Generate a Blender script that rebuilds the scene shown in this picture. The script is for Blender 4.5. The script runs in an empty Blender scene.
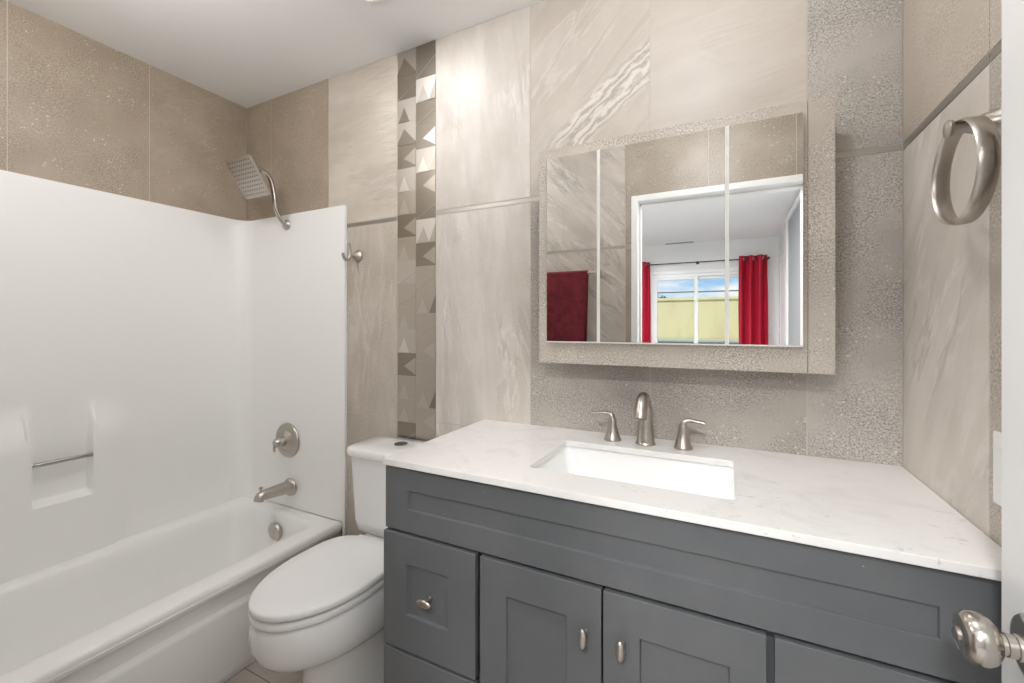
import bpy, bmesh, math, random
from mathutils import Vector, Matrix, Euler
random.seed(7)
SC = bpy.context.scene
COL = SC.collection
PI = math.pi

# ------------------------------------------------------------------ camera
cam_d = bpy.data.cameras.new('camera')
cam = bpy.data.objects.new('camera', cam_d)
COL.objects.link(cam)
cam.location = (0, 0, 1.265)
cam.rotation_euler = (PI / 2, 0, 0.4651)
cam_d.sensor_width = 36
cam_d.sensor_fit = 'HORIZONTAL'
cam_d.lens = 432.86 / 1024 * 36
cam_d.shift_y = -(341.5 - 325.25) / 1024
cam_d.clip_start = 0.02
SC.camera = cam

# ------------------------------------------------------------------ exposure, world, sun
vs = SC.view_settings
vs.view_transform = 'Standard'
vs.look = 'None'
vs.gamma = 1
vs.use_curve_mapping = False
vs.exposure = 0.16
SC.cycles.use_denoising = True
SC.cycles.max_bounces = 10
SC.cycles.diffuse_bounces = 6
SC.cycles.glossy_bounces = 6
SC.cycles.caustics_reflective = False
SC.cycles.caustics_refractive = False
SC.cycles.sample_clamp_indirect = 4

DOWNLIGHT_W = 2.1
GLOBE_STRENGTH = 60
BEDROOM_W = 45
LAMP_COL = (0.975, 0.985, 1.0)

w = bpy.data.worlds.new('sky')
SC.world = w
w.use_nodes = True
nt = w.node_tree
nt.nodes.clear()
o_ = nt.nodes.new('ShaderNodeOutputWorld')
bg = nt.nodes.new('ShaderNodeBackground')
tc = nt.nodes.new('ShaderNodeTexCoord')
mp = nt.nodes.new('ShaderNodeMapping')
mp.inputs['Scale'].default_value = (2.2, 2.2, 7.0)
nz = nt.nodes.new('ShaderNodeTexNoise')
nz.inputs['Scale'].default_value = 2.1
nz.inputs['Detail'].default_value = 6
cr = nt.nodes.new('ShaderNodeValToRGB')
cr.color_ramp.elements[0].position = 0.44
cr.color_ramp.elements[0].color = (0.36, 0.60, 0.90, 1)
cr.color_ramp.elements[1].position = 0.56
cr.color_ramp.elements[1].color = (0.95, 0.97, 1.0, 1)
nt.links.new(tc.outputs['Generated'], mp.inputs['Vector'])
nt.links.new(mp.outputs['Vector'], nz.inputs['Vector'])
nt.links.new(nz.outputs[0], cr.inputs['Fac'])
nt.links.new(cr.outputs['Color'], bg.inputs['Color'])
bg.inputs['Strength'].default_value = 1.0
nt.links.new(bg.outputs[0], o_.inputs[0])

sun_d = bpy.data.lights.new('sun', 'SUN')
sun_d.energy = 2.2
sun_d.angle = 0.01
sun_d.color = (1, 0.96, 0.9)
sun = bpy.data.objects.new('sun', sun_d)
COL.objects.link(sun)
sun.rotation_euler = Vector((-0.25, -0.75, -0.9)).to_track_quat('-Z', 'Y').to_euler()

# ------------------------------------------------------------------ constants of the room
XL, XR, YB = -2.335, 0.4005, 1.45        # left / right / vanity wall planes
YE = 0.083                               # inner face of the entry wall
ZC = 2.44
TX = -1.583                              # outer edge of the tub


# ------------------------------------------------------------------ materials
def srgb(r, g, b):
    f = lambda c: ((c / 255 + 0.055) / 1.055) ** 2.4 if c / 255 > 0.04045 else c / 255 / 12.92
    return (f(r), f(g), f(b))


def pm(name, color, rough=0.5, metal=0.0, coat=0.0, spec=0.5, emit=None, estr=0.0):
    m = bpy.data.materials.new(name)
    m.use_nodes = True
    b = m.node_tree.nodes['Principled BSDF']
    b.inputs['Base Color'].default_value = (*color, 1)
    b.inputs['Roughness'].default_value = rough
    b.inputs['Metallic'].default_value = metal
    b.inputs['Coat Weight'].default_value = coat
    b.inputs['Coat Roughness'].default_value = 0.08
    b.inputs['Specular IOR Level'].default_value = spec
    if emit:
        b.inputs['Emission Color'].default_value = (*emit, 1)
        b.inputs['Emission Strength'].default_value = estr
    return m


class G:
    """small helper to write node graphs"""
    def __init__(s, m):
        s.t = m.node_tree
        s.b = s.t.nodes['Principled BSDF']

    def n(s, kind, **kw):
        nd = s.t.nodes.new(kind)
        for k, v in kw.items():
            setattr(nd, k, v)
        return nd

    def put(s, sock, v):
        if isinstance(v, bpy.types.NodeSocket):
            s.t.links.new(v, sock)
        elif isinstance(v, (tuple, list)) and len(v) == 3 and sock.type == 'RGBA':
            sock.default_value = (*v, 1)
        else:
            sock.default_value = v

    def math(s, op, a, b=None, c=None, clamp=False):
        nd = s.n('ShaderNodeMath', operation=op, use_clamp=clamp)
        for i, v in enumerate((a, b, c)):
            if v is not None:
                s.put(nd.inputs[i], v)
        return nd.outputs[0]

    def mix(s, f, a, b, mode='MIX'):
        nd = s.n('ShaderNodeMix', data_type='RGBA', blend_type=mode)
        s.put(nd.inputs[0], f)
        s.put(nd.inputs[6], a)
        s.put(nd.inputs[7], b)
        return nd.outputs[2]

    def noise(s, vec, scale, detail=3, rough=0.55, dist=0.0):
        nd = s.n('ShaderNodeTexNoise')
        s.put(nd.inputs['Vector'], vec)
        nd.inputs['Scale'].default_value = scale
        nd.inputs['Detail'].default_value = detail
        nd.inputs['Roughness'].default_value = rough
        nd.inputs['Distortion'].default_value = dist
        return nd.outputs[0]

    def voronoi(s, vec, scale):
        nd = s.n('ShaderNodeTexVoronoi')
        s.put(nd.inputs['Vector'], vec)
        nd.inputs['Scale'].default_value = scale
        return nd.outputs['Distance']

    def map(s, vec, loc=(0, 0, 0), rot=0.0, scale=(1, 1, 1)):
        nd = s.n('ShaderNodeMapping')
        s.put(nd.inputs['Vector'], vec)
        nd.inputs['Location'].default_value = loc
        nd.inputs['Rotation'].default_value = (0, 0, rot)
        nd.inputs['Scale'].default_value = scale
        return nd.outputs[0]

    def rng(s, v, a, b, c=0.0, d=1.0, smooth=True):
        nd = s.n('ShaderNodeMapRange')
        nd.interpolation_type = 'SMOOTHSTEP' if smooth else 'LINEAR'
        s.put(nd.inputs[0], v)
        for i, x in enumerate((a, b, c, d)):
            nd.inputs[i + 1].default_value = x
        return nd.outputs[0]

    def bump(s, h, strength=0.2, dist=0.002):
        nd = s.n('ShaderNodeBump')
        nd.inputs['Strength'].default_value = strength
        nd.inputs['Distance'].default_value = dist
        s.put(nd.inputs['Height'], h)
        s.t.links.new(nd.outputs[0], s.b.inputs['Normal'])


def wall_uv(g, axis):
    tcn = g.n('ShaderNodeTexCoord')
    sp = g.n('ShaderNodeSeparateXYZ')
    g.t.links.new(tcn.outputs['Object'], sp.inputs[0])
    cb = g.n('ShaderNodeCombineXYZ')
    g.t.links.new(sp.outputs[axis], cb.inputs[0])
    g.t.links.new(sp.outputs['Y' if axis == 'Z' else 'Z'], cb.inputs[1])
    return cb.outputs[0], sp


def tile_mat(name, axis, c1, c2, grain=0.5, veins=(), seed=0, band=None, rough=0.32, cloud=4.0):
    """stone-look porcelain: cloudy ground, aggregate grain, veins = (angle, stretch, amount, colour)"""
    warm = lambda c: (c[0] * 1.0, c[1] * 0.975, c[2] * 0.945)
    c1, c2 = warm(c1), warm(c2)
    m = pm(name, c1, rough)
    g = G(m)
    uv, sp = wall_uv(g, axis)
    uv = g.map(uv, loc=(seed * 3.7, seed * 1.9, 0))
    col = g.mix(g.rng(g.noise(uv, cloud, 4), 0.35, 0.66), c1, c2)
    fine = g.noise(uv, 205, 2, 0.8)
    mid = g.noise(uv, 60, 2, 0.6)
    gmask = g.rng(g.noise(uv, 6, 3), 0.30, 0.62)
    gm = g.math('MULTIPLY', gmask, grain)
    dark = g.rng(fine, 0.48, 0.40)
    col = g.mix(g.math('MULTIPLY', dark, g.math('MULTIPLY', gm, 0.9)), col, tuple(c * 0.55 for c in c1))
    lite = g.rng(fine, 0.53, 0.62)
    col = g.mix(g.math('MULTIPLY', lite, g.math('MULTIPLY', gm, 0.9)), col, tuple(min(1, c * 1.5 + 0.03) for c in c1))
    col = g.mix(g.math('MULTIPLY', g.rng(mid, 0.55, 0.30), g.math('MULTIPLY', gm, 0.25)), col, tuple(c * 0.6 for c in c1))
    speck = g.math('MULTIPLY', g.rng(g.voronoi(uv, 60), 0.24, 0.12), g.rng(g.noise(uv, 11, 2), 0.50, 0.62))
    col = g.mix(g.math('MULTIPLY', speck, 0.7 * grain), col, (0.72, 0.68, 0.6))
    for ang, stretch, amt, vc in veins:
        p = g.map(g.map(uv, rot=-ang), loc=(ang + seed, 0, 0), scale=(1, stretch, 1))
        nv = g.noise(p, 1.7, 5, 0.6, 0.55)
        ln = g.rng(g.math('ABSOLUTE', g.math('SUBTRACT', nv, 0.5)), 0.0, 0.035, 1, 0)
        soft = g.rng(nv, 0.40, 0.62)
        sel = g.rng(g.noise(uv, 2.6, 2), 0.42, 0.60)
        col = g.mix(g.math('MULTIPLY', soft, amt * 0.5), col, vc)
        col = g.mix(g.math('MULTIPLY', g.math('MULTIPLY', ln, sel), min(1, amt * 1.1)), col, vc)
    if band:   # one strong bundle of rippled veins lying along a line of the stone
        (ax, az), (bx, bz), wid, vcl, vcd = band
        L = math.hypot(bx - ax, bz - az)
        dx, dz = (bx - ax) / L, (bz - az) / L
        raw, sp2 = wall_uv(g, axis)
        a_, z_ = sp2.outputs[axis], sp2.outputs['Z']
        across = g.math('ADD', g.math('MULTIPLY', g.math('SUBTRACT', a_, ax), -dz), g.math('MULTIPLY', g.math('SUBTRACT', z_, az), dx))
        along = g.math('ADD', g.math('MULTIPLY', g.math('SUBTRACT', a_, ax), dx), g.math('MULTIPLY', g.math('SUBTRACT', z_, az), dz))
        wob = g.math('MULTIPLY', g.math('SUBTRACT', g.noise(raw, 6, 4), 0.5), 0.05)
        ac = g.math('ADD', across, wob)
        msk = g.math('MULTIPLY', g.rng(g.math('ABSOLUTE', ac), wid, wid * 0.45), g.rng(along, -0.10, 0.10))
        wv = g.math('SINE', g.math('ADD', g.math('MULTIPLY', ac, 230), g.math('MULTIPLY', g.noise(g.map(g.map(raw, rot=-.66), scale=(1, 3, 1)), 9, 5), 22)))
        col = g.mix(g.math('MULTIPLY', g.math('MULTIPLY', msk, .75), g.rng(wv, -0.2, 0.9)), col, vcl)
        col = g.mix(g.math('MULTIPLY', msk, g.math('MULTIPLY', g.rng(wv, -0.45, -1.0), 0.7)), col, vcd)
    g.put(g.b.inputs['Base Color'], col)
    g.put(g.b.inputs['Roughness'], g.math('ADD', rough, g.math('MULTIPLY', fine, 0.22)))
    g.bump(fine, 0.10 + 0.22 * grain, 0.0012)
    return m


BROWN1, BROWN2 = (0.33, 0.272, 0.215), (0.40, 0.335, 0.27)  # brown stone, with the weaker light at the tub end put into the tone
LITE1, LITE2 = (0.56, 0.52, 0.475), (0.64, 0.605, 0.565)
GRAY1, GRAY2 = (0.36, 0.338, 0.31), (0.45, 0.425, 0.39)
PALE = (0.78, 0.745, 0.70)
DIM = (0.42, 0.375, 0.33)
T = {}
T['brownX'] = tile_mat('brown_grain_tile', 'X', BROWN1, BROWN2, 0.8, seed=1)
T['brownY'] = tile_mat('brown_grain_tile_side', 'Y', BROWN1, BROWN2, 0.85, seed=2)
T['brownY2'] = tile_mat('brown_cloud_tile_side', 'Y', BROWN1, BROWN2, 0.55, ((0.5, 5, 0.25, (0.45, 0.40, 0.34)),), seed=5)
T['streak'] = tile_mat('streaked_tile', 'X', (0.47, 0.42, 0.365), (0.56, 0.515, 0.455), 0.12, ((0.12, 7, 0.5, (0.62, 0.575, 0.515)), (-0.12, 9, 0.35, (0.36, 0.315, 0.265))), seed=3)
T['wavy'] = tile_mat('wavy_tile', 'X', (0.44, 0.395, 0.34), (0.53, 0.485, 0.425), 0.6, ((1.45, 8, 0.45, (0.62, 0.575, 0.515)), (1.75, 9, 0.3, (0.34, 0.30, 0.25))), seed=4)
T['vert'] = tile_mat('pale_veined_tile', 'X', LITE1, LITE2, 0.18, ((1.5, 5, 0.55, PALE), (1.75, 8, 0.35, DIM)), seed=6)
T['vert2'] = tile_mat('pale_veined_tile_lower', 'X', LITE1, LITE2, 0.3, ((1.5, 5, 0.55, PALE), (1.7, 7, 0.5, DIM)), seed=9)
T['diag'] = tile_mat('rippled_tile', 'X', (0.49, 0.45, 0.405), (0.56, 0.52, 0.475), 0.10, ((0.85, 9, 0.28, PALE),), seed=8,
                     band=((-0.545, 1.885), (-0.225, 2.135), 0.075, (0.74, 0.70, 0.655), (0.36, 0.325, 0.285)))
T['soft'] = tile_mat('soft_streak_tile', 'X', (0.52, 0.48, 0.435), (0.57, 0.53, 0.485), 0.08, ((0.18, 6, 0.35, (0.64, 0.60, 0.55)), (0.1, 11, 0.22, (0.40, 0.36, 0.32))), seed=10)
T['grayX'] = tile_mat('gray_grain_tile', 'X', GRAY1, GRAY2, 1.0, seed=11)
T['grayX2'] = tile_mat('gray_cool_grain_tile', 'X', (0.40, 0.382, 0.358), (0.49, 0.468, 0.438), 1.0, seed=12)
T['tanY'] = tile_mat('tan_cloud_tile', 'Y', (0.47, 0.42, 0.36), (0.54, 0.485, 0.425), 0.6, seed=13)
T['grayY'] = tile_mat('gray_grain_tile_side', 'Y', (0.44, 0.40, 0.35), (0.51, 0.465, 0.415), 0.9, seed=19)
T['diagY'] = tile_mat('diagonal_veined_tile', 'Y', (0.60, 0.55, 0.50), (0.66, 0.615, 0.565), 0.12, ((2.25, 4, 0.5, PALE), (2.05, 4, 0.4, (0.38, 0.34, 0.30))), seed=14)
T['entry'] = tile_mat('entry_veined_tile', 'X', (0.46, 0.415, 0.37), (0.53, 0.485, 0.44), 0.12, ((2.5, 5, 0.6, (0.66, 0.62, 0.57)), (2.3, 5, 0.45, (0.28, 0.25, 0.22))), seed=15)
T['entryg'] = tile_mat('entry_grain_tile', 'X', (0.33, 0.285, 0.24), (0.40, 0.355, 0.305), 0.9, seed=16)
T['frame'] = tile_mat('aggregate_frame_tile', 'X', (0.45, 0.415, 0.37), (0.54, 0.50, 0.455), 1.0, seed=17)
GROUT = pm('grout', (0.52, 0.48, 0.43), 0.8)
GROUTL = pm('pale_grout', (0.62, 0.58, 0.53), 0.8)
WHITE = pm('white_paint', (0.80, 0.80, 0.79), 0.45)
CEIL = pm('ceiling_paint', (0.86, 0.855, 0.845), 0.8)
TRIMW = pm('white_gloss_paint', (0.84, 0.84, 0.83), 0.3)
PORC = pm('white_porcelain', (0.88, 0.878, 0.87), 0.12, coat=0.5)
SEATW = pm('white_plastic_seat', (0.86, 0.855, 0.85), 0.22)
FIBER = pm('white_fibreglass', (0.90, 0.895, 0.88), 0.28, coat=0.3)
GAPM = pm('black_rubber', (0.02, 0.02, 0.02), 0.7)
PLATE = pm('white_plastic', (0.85, 0.85, 0.84), 0.35)


def metal_mat(name, col, rough, axis=2, streak=0.12):
    m = pm(name, col, rough, 1.0)
    g = G(m)
    tcn = g.n('ShaderNodeTexCoord')
    sc = [240, 240, 240]
    sc[axis] = 12
    nv = g.noise(g.map(tcn.outputs['Object'], scale=tuple(sc)), 1.0, 2)
    g.put(g.b.inputs['Roughness'], g.math('ADD', rough - streak / 2, g.math('MULTIPLY', nv, streak)))
    return m


NICKEL = metal_mat('brushed_nickel', (0.50, 0.46, 0.415), 0.33)
NICKELB = metal_mat('bright_nickel', (0.54, 0.505, 0.46), 0.22)
DARKMET = pm('dark_metal', (0.07, 0.065, 0.06), 0.4, 0.7)
STEEL = metal_mat('polished_steel_bar', (0.50, 0.49, 0.47), 0.18, 1)
LISTELLO = metal_mat('satin_metal_listello', (0.42, 0.395, 0.36), 0.42, 0)
MOS = {  # base tones carry the differing sheen of the brushed metal
    'd': metal_mat('mosaic_dark_bronze_sheen', (0.30, 0.26, 0.215), 0.36, 0),
    'm': metal_mat('mosaic_mid_bronze_sheen', (0.50, 0.45, 0.385), 0.38, 2),
    'l': metal_mat('mosaic_pale_nickel_sheen', (0.56, 0.515, 0.46), 0.42, 0),
    'b': metal_mat('mosaic_bright_nickel_sheen', (0.70, 0.665, 0.615), 0.42, 2),
}
MIRROR = pm('mirror_glass', (0.93, 0.94, 0.935), 0.0, 1.0)
EDGE = pm('mirror_white_edge', (0.90, 0.90, 0.87), 0.35)

VANITY = pm('charcoal_cabinet_paint', srgb(93, 96, 99), 0.42)
g = G(VANITY)
tcn = g.n('ShaderNodeTexCoord')
nv = g.noise(tcn.outputs['Object'], 5, 4)
col = g.mix(g.rng(nv, 0.3, 0.7), (0.100, 0.105, 0.109), (0.118, 0.122, 0.126))
chip = g.math('MULTIPLY', g.rng(g.voronoi(tcn.outputs['Object'], 26), 0.055, 0.03), g.rng(g.noise(tcn.outputs['Object'], 11, 2), 0.60, 0.66))
g.put(g.b.inputs['Base Color'], g.mix(g.math('MULTIPLY', chip, 0.55), col, (0.42, 0.42, 0.41)))
VDARK = pm('cabinet_gap_shade', (0.02, 0.022, 0.024), 0.7)  # shade inside the cabinet put into a near-black colour

QUARTZ = pm('white_quartz', (0.80, 0.79, 0.775), 0.16, coat=0.2)
g = G(QUARTZ)
tcn = g.n('ShaderNodeTexCoord')
ov = tcn.outputs['Object']
cl = g.rng(g.noise(ov, 7, 5, 0.6, 0.8), 0.50, 0.72)
col = g.mix(g.math('MULTIPLY', cl, 0.55), (0.80, 0.785, 0.765), (0.66, 0.645, 0.625))
fl = g.math('MULTIPLY', g.rng(g.noise(g.map(ov, rot=0.5, scale=(1, 2.2, 1)), 34, 4, 0.65, 1.0), 0.58, 0.70), g.rng(g.noise(ov, 5, 2), 0.46, 0.58))
col = g.mix(g.math('MULTIPLY', fl, 0.5), col, (0.42, 0.41, 0.40))
g.put(g.b.inputs['Base Color'], col)

FLOORT = tile_mat('taupe_floor_tile', 'X', (0.36, 0.32, 0.28), (0.44, 0.40, 0.36), 0.35, ((0.3, 4, 0.3, (0.52, 0.48, 0.43)),), seed=20)
g = G(FLOORT)
for nd in FLOORT.node_tree.nodes:            # floor lies in X-Y, not X-Z
    if nd.type == 'SEPXYZ':
        for l in list(FLOORT.node_tree.links):
            if l.from_node == nd and l.from_socket.name == 'Z':
                to = l.to_socket
                FLOORT.node_tree.links.remove(l)
                FLOORT.node_tree.links.new(nd.outputs['Y'], to)
CARPET = pm('gray_carpet', (0.42, 0.42, 0.42), 0.95)

TOWEL = pm('burgundy_terry', (0.115, 0.008, 0.014), 0.95)
g = G(TOWEL)
tcn = g.n('ShaderNodeTexCoord')
fz = g.noise(tcn.outputs['Object'], 260, 3, 0.7)
g.put(g.b.inputs['Base Color'], g.mix(g.rng(g.noise(tcn.outputs['Object'], 22, 3), 0.35, 0.65), (0.10, 0.006, 0.012), (0.16, 0.012, 0.02)))
g.bump(fz, 0.6, 0.004)
CURT = pm('red_curtain_cloth', (0.50, 0.006, 0.022), 0.7)
g = G(CURT)
tcn = g.n('ShaderNodeTexCoord')
g.put(g.b.inputs['Base Color'], g.mix(g.noise(g.map(tcn.outputs['Object'], scale=(60, 60, 3)), 1, 2), (0.38, 0.003, 0.022), (0.48, 0.006, 0.036)))

STUCCO = pm('yellow_stucco', (0.62, 0.56, 0.32), 0.9)
g = G(STUCCO)
tcn = g.n('ShaderNodeTexCoord')
ov = tcn.outputs['Object']
sm = g.rng(g.noise(g.map(ov, scale=(1, 1, 0.35)), 2.6, 5, 0.6), 0.42, 0.66)
col = g.mix(sm, (0.80, 0.69, 0.40), (0.70, 0.60, 0.34))
g.put(g.b.inputs['Base Color'], col)
g.bump(g.noise(ov, 60, 3), 0.3, 0.01)
CONC = pm('weathered_concrete', (0.40, 0.42, 0.36), 0.9)
LEAF = pm('leaf_green', (0.05, 0.10, 0.035), 0.7)
BARK = pm('bark', (0.10, 0.07, 0.05), 0.9)
SHADEP = pm('closet_gray_panel', (0.30, 0.31, 0.32), 0.5)

GLASS = bpy.data.materials.new('window_glass')
GLASS.use_nodes = True
t_ = GLASS.node_tree
t_.nodes.clear()
oo = t_.nodes.new('ShaderNodeOutputMaterial')
mx = t_.nodes.new('ShaderNodeMixShader')
tr = t_.nodes.new('ShaderNodeBsdfTransparent')
tr.inputs[0].default_value = (0.95, 0.97, 0.96, 1)
gl = t_.nodes.new('ShaderNodeBsdfGlossy')
gl.inputs['Roughness'].default_value = 0.0
fr = t_.nodes.new('ShaderNodeFresnel')
fr.inputs[0].default_value = 1.2
t_.links.new(fr.outputs[0], mx.inputs[0])
t_.links.new(tr.outputs[0], mx.inputs[1])
t_.links.new(gl.outputs[0], mx.inputs[2])
t_.links.new(mx.outputs[0], oo.inputs[0])


# ------------------------------------------------------------------ mesh helpers
def NB():
    return bmesh.new()


def box(bm, x0, x1, y0, y1, z0, z1, mi=0):
    v = [bm.verts.new((x, y, z)) for z in (z0, z1) for y in (y0, y1) for x in (x0, x1)]
    for f in ((0, 2, 3, 1), (4, 5, 7, 6), (0, 1, 5, 4), (2, 6, 7, 3), (0, 4, 6, 2), (1, 3, 7, 5)):
        bm.faces.new([v[i] for i in f]).material_index = mi
    return v


def loft(bm, rings, closed=True, cap0=True, cap1=True, mi=0, loop=False):
    R = [[bm.verts.new(p) for p in r] for r in rings]
    n = len(R[0])
    pairs = list(zip(R, R[1:]))
    if loop:
        pairs.append((R[-1], R[0]))
    for a, b in pairs:
        for i in range(n if closed else n - 1):
            j = (i + 1) % n
            bm.faces.new((a[i], a[j], b[j], b[i])).material_index = mi
    if not loop:
        if cap0:
            bm.faces.new(list(reversed(R[0]))).material_index = mi
        if cap1:
            bm.faces.new(R[-1]).material_index = mi
    return R


def frame_for(d):
    d = Vector(d).normalized()
    a = Vector((0, 0, 1)) if abs(d.z) < 0.9 else Vector((1, 0, 0))
    u = d.cross(a).normalized()
    return u, d.cross(u).normalized()


def lathe(bm, origin, axis, prof, n=32, mi=0, sx=1.0, sy=1.0, cap0=True, cap1=True):
    o, d = Vector(origin), Vector(axis).normalized()
    u, v = frame_for(d)
    rings = []
    for r, h in prof:
        r = max(r, 1e-4)
        rings.append([o + d * h + u * (r * sx * math.cos(2 * PI * i / n)) + v * (r * sy * math.sin(2 * PI * i / n)) for i in range(n)])
    loft(bm, rings, True, cap0, cap1, mi)


def catmull(pts, k=8):
    P = [Vector(p) for p in pts]
    P = [P[0] * 2 - P[1]] + P + [P[-1] * 2 - P[-2]]
    out = []
    for i in range(1, len(P) - 2):
        for s in range(k):
            t = s / k
            a, b, c, d = P[i - 1], P[i], P[i + 1], P[i + 2]
            out.append(0.5 * ((2 * b) + (c - a) * t + (2 * a - 5 * b + 4 * c - d) * t * t + (3 * b - a - 3 * c + d) * t ** 3))
    out.append(P[-2])
    return out


def tube(bm, pts, rad, n=16, k=8, smooth=True, mi=0, flat=1.0):
    P = catmull(pts, k) if smooth else [Vector(p) for p in pts]
    m = len(P)
    if isinstance(rad, (list, tuple)):
        L = len(rad) - 1
        rs = []
        for i in range(m):
            t = i / (m - 1) * L
            a = min(int(t), L - 1)
            rs.append(rad[a] + (rad[a + 1] - rad[a]) * (t - a))
    else:
        rs = [rad] * m
    d0 = (P[1] - P[0]).normalized()
    u, v = frame_for(d0)
    rings = []
    for i, p in enumerate(P):
        d = (P[min(i + 1, m - 1)] - P[max(i - 1, 0)]).normalized()
        u = (u - d * u.dot(d)).normalized()
        v = d.cross(u)
        rings.append([p + u * (rs[i] * math.cos(2 * PI * q / n)) + v * (rs[i] * flat * math.sin(2 * PI * q / n)) for q in range(n)])
    loft(bm, rings, mi=mi)


def rrect(x0, x1, y0, y1, r, z, n=8):
    out = []
    for cx, cy, a0 in ((x1 - r, y1 - r, 0), (x0 + r, y1 - r, PI / 2), (x0 + r, y0 + r, PI), (x1 - r, y0 + r, 1.5 * PI)):
        for i in range(n + 1):
            a = a0 + PI / 2 * i / n
            out.append((cx + r * math.cos(a), cy + r * math.sin(a), z))
    return out


def torus(bm, c, axis, R, r, n=32, m=10, rx=None, ry=None):
    c, d = Vector(c), Vector(axis).normalized()
    u, v = frame_for(d)
    rx, ry = rx or r, ry or r          # rx radial, ry along axis
    rings = []
    for i in range(n):
        a = 2 * PI * i / n
        rad = u * math.cos(a) + v * math.sin(a)
        rings.append([c + rad * (R + rx * math.cos(2 * PI * j / m)) + d * (ry * math.sin(2 * PI * j / m)) for j in range(m)])
    loft(bm, rings, loop=True)


def world_loc(o):
    p = Vector((0, 0, 0))
    while o:
        p += o.location
        o = o.parent
    return p


def obj(name, bm, mats, parent=None, smooth=True, bevel=0.0, seg=2, sub=0, angle=40, origin=None, weld=False):
    bmesh.ops.recalc_face_normals(bm, faces=bm.faces)
    if parent is not None:
        off = world_loc(parent)
    elif origin is not None:
        off = Vector(origin)
    else:
        off = Vector((0, 0, 0))
    bmesh.ops.translate(bm, verts=bm.verts, vec=-off)
    me = bpy.data.meshes.new(name)
    bm.to_mesh(me)
    bm.free()
    for m in (mats if isinstance(mats, (list, tuple)) else [mats]):
        me.materials.append(m)
    o = bpy.data.objects.new(name, me)
    COL.objects.link(o)
    if parent is not None:
        o.parent = parent
    else:
        o.location = off
    if bevel:
        b = o.modifiers.new('bevel', 'BEVEL')
        b.width = bevel
        b.segments = seg
        b.limit_method = 'ANGLE'
        b.angle_limit = math.radians(35)
        b.harden_normals = False
    if sub:
        s = o.modifiers.new('sub', 'SUBSURF')
        s.levels = s.render_levels = sub
    if smooth:
        for p in me.polygons:
            p.use_smooth = True
        if not sub:
            me.set_sharp_from_angle(angle=math.radians(angle))
    return o


def tag(o, label, cat, group=None):
    o['label'] = label
    o['category'] = cat
    if group:
        o['group'] = group
    return o


def thing(name, label, cat, loc, group=None):
    o = bpy.data.objects.new(name, None)
    o.empty_display_size = 0.05
    COL.objects.link(o)
    o.location = loc
    return tag(o, label, cat, group)


def struct(o):
    o['kind'] = 'structure'
    return o


# ------------------------------------------------------------------ the room shell
def tiled_wall(name, axis, plane, sign, us, zs, pick, thick=0.10, hole=None, gap=0.0016, extra=None, pad=0.0):
    """axis: wall direction; plane: coordinate of the tile face; sign: +1 when the wall body lies on the + side"""
    mats, idx = [GROUT], {}
    bm = NB()

    def slab(u0, u1, d0, d1, z0, z1, mi):
        a, b = sorted((plane + sign * d0, plane + sign * d1))
        if axis == 'X':
            box(bm, u0, u1, a, b, z0, z1, mi)
        else:
            box(bm, a, b, u0, u1, z0, z1, mi)

    def mid(mt):
        if mt.name not in idx:
            idx[mt.name] = len(mats)
            mats.append(mt)
        return idx[mt.name]

    U0, U1, Z0, Z1 = us[0], us[-1], zs[0], zs[-1]
    if hole:
        h0, h1, hz = hole
        slab(U0, h0, 0.0012, thick, Z0, Z1, 0)
        slab(h1, U1, 0.0012, thick, Z0, Z1, 0)
        slab(h0, h1, 0.0012, thick, hz, Z1, 0)
    else:
        slab(U0 - pad, U1 + pad, 0.0012, thick, Z0, Z1, 0)
    for i in range(len(us) - 1):
        for j in range(len(zs) - 1):
            mt = pick(i, j)
            if mt is None:
                continue
            a0, a1, b0, b1 = us[i] + gap, us[i + 1] - gap, zs[j] + gap, zs[j + 1] - gap
            spans = [(a0, a1, b0, b1)]
            if hole:
                h0, h1, hz = hole
                new = []
                for (p, q, r, s_) in spans:
                    if q <= h0 or p >= h1 or r >= hz:
                        new.append((p, q, r, s_))
                        continue
                    if p < h0:
                        new.append((p, h0, r, s_))
                    if q > h1:
                        new.append((h1, q, r, s_))
                    if s_ > hz:
                        new.append((max(p, h0), min(q, h1), max(r, hz), s_))
                spans = new
            for (p, q, r, s_) in spans:
                if q - p > 0.004 and s_ - r > 0.002:
                    slab(p, q, 0, 0.006, r, s_, mid(mt))
    if extra:
        extra(bm, mid, slab)
    return struct(obj(name, bm, mats, smooth=False))


ZS = [0.0, 0.866, 1.716, 1.735, ZC]


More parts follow.
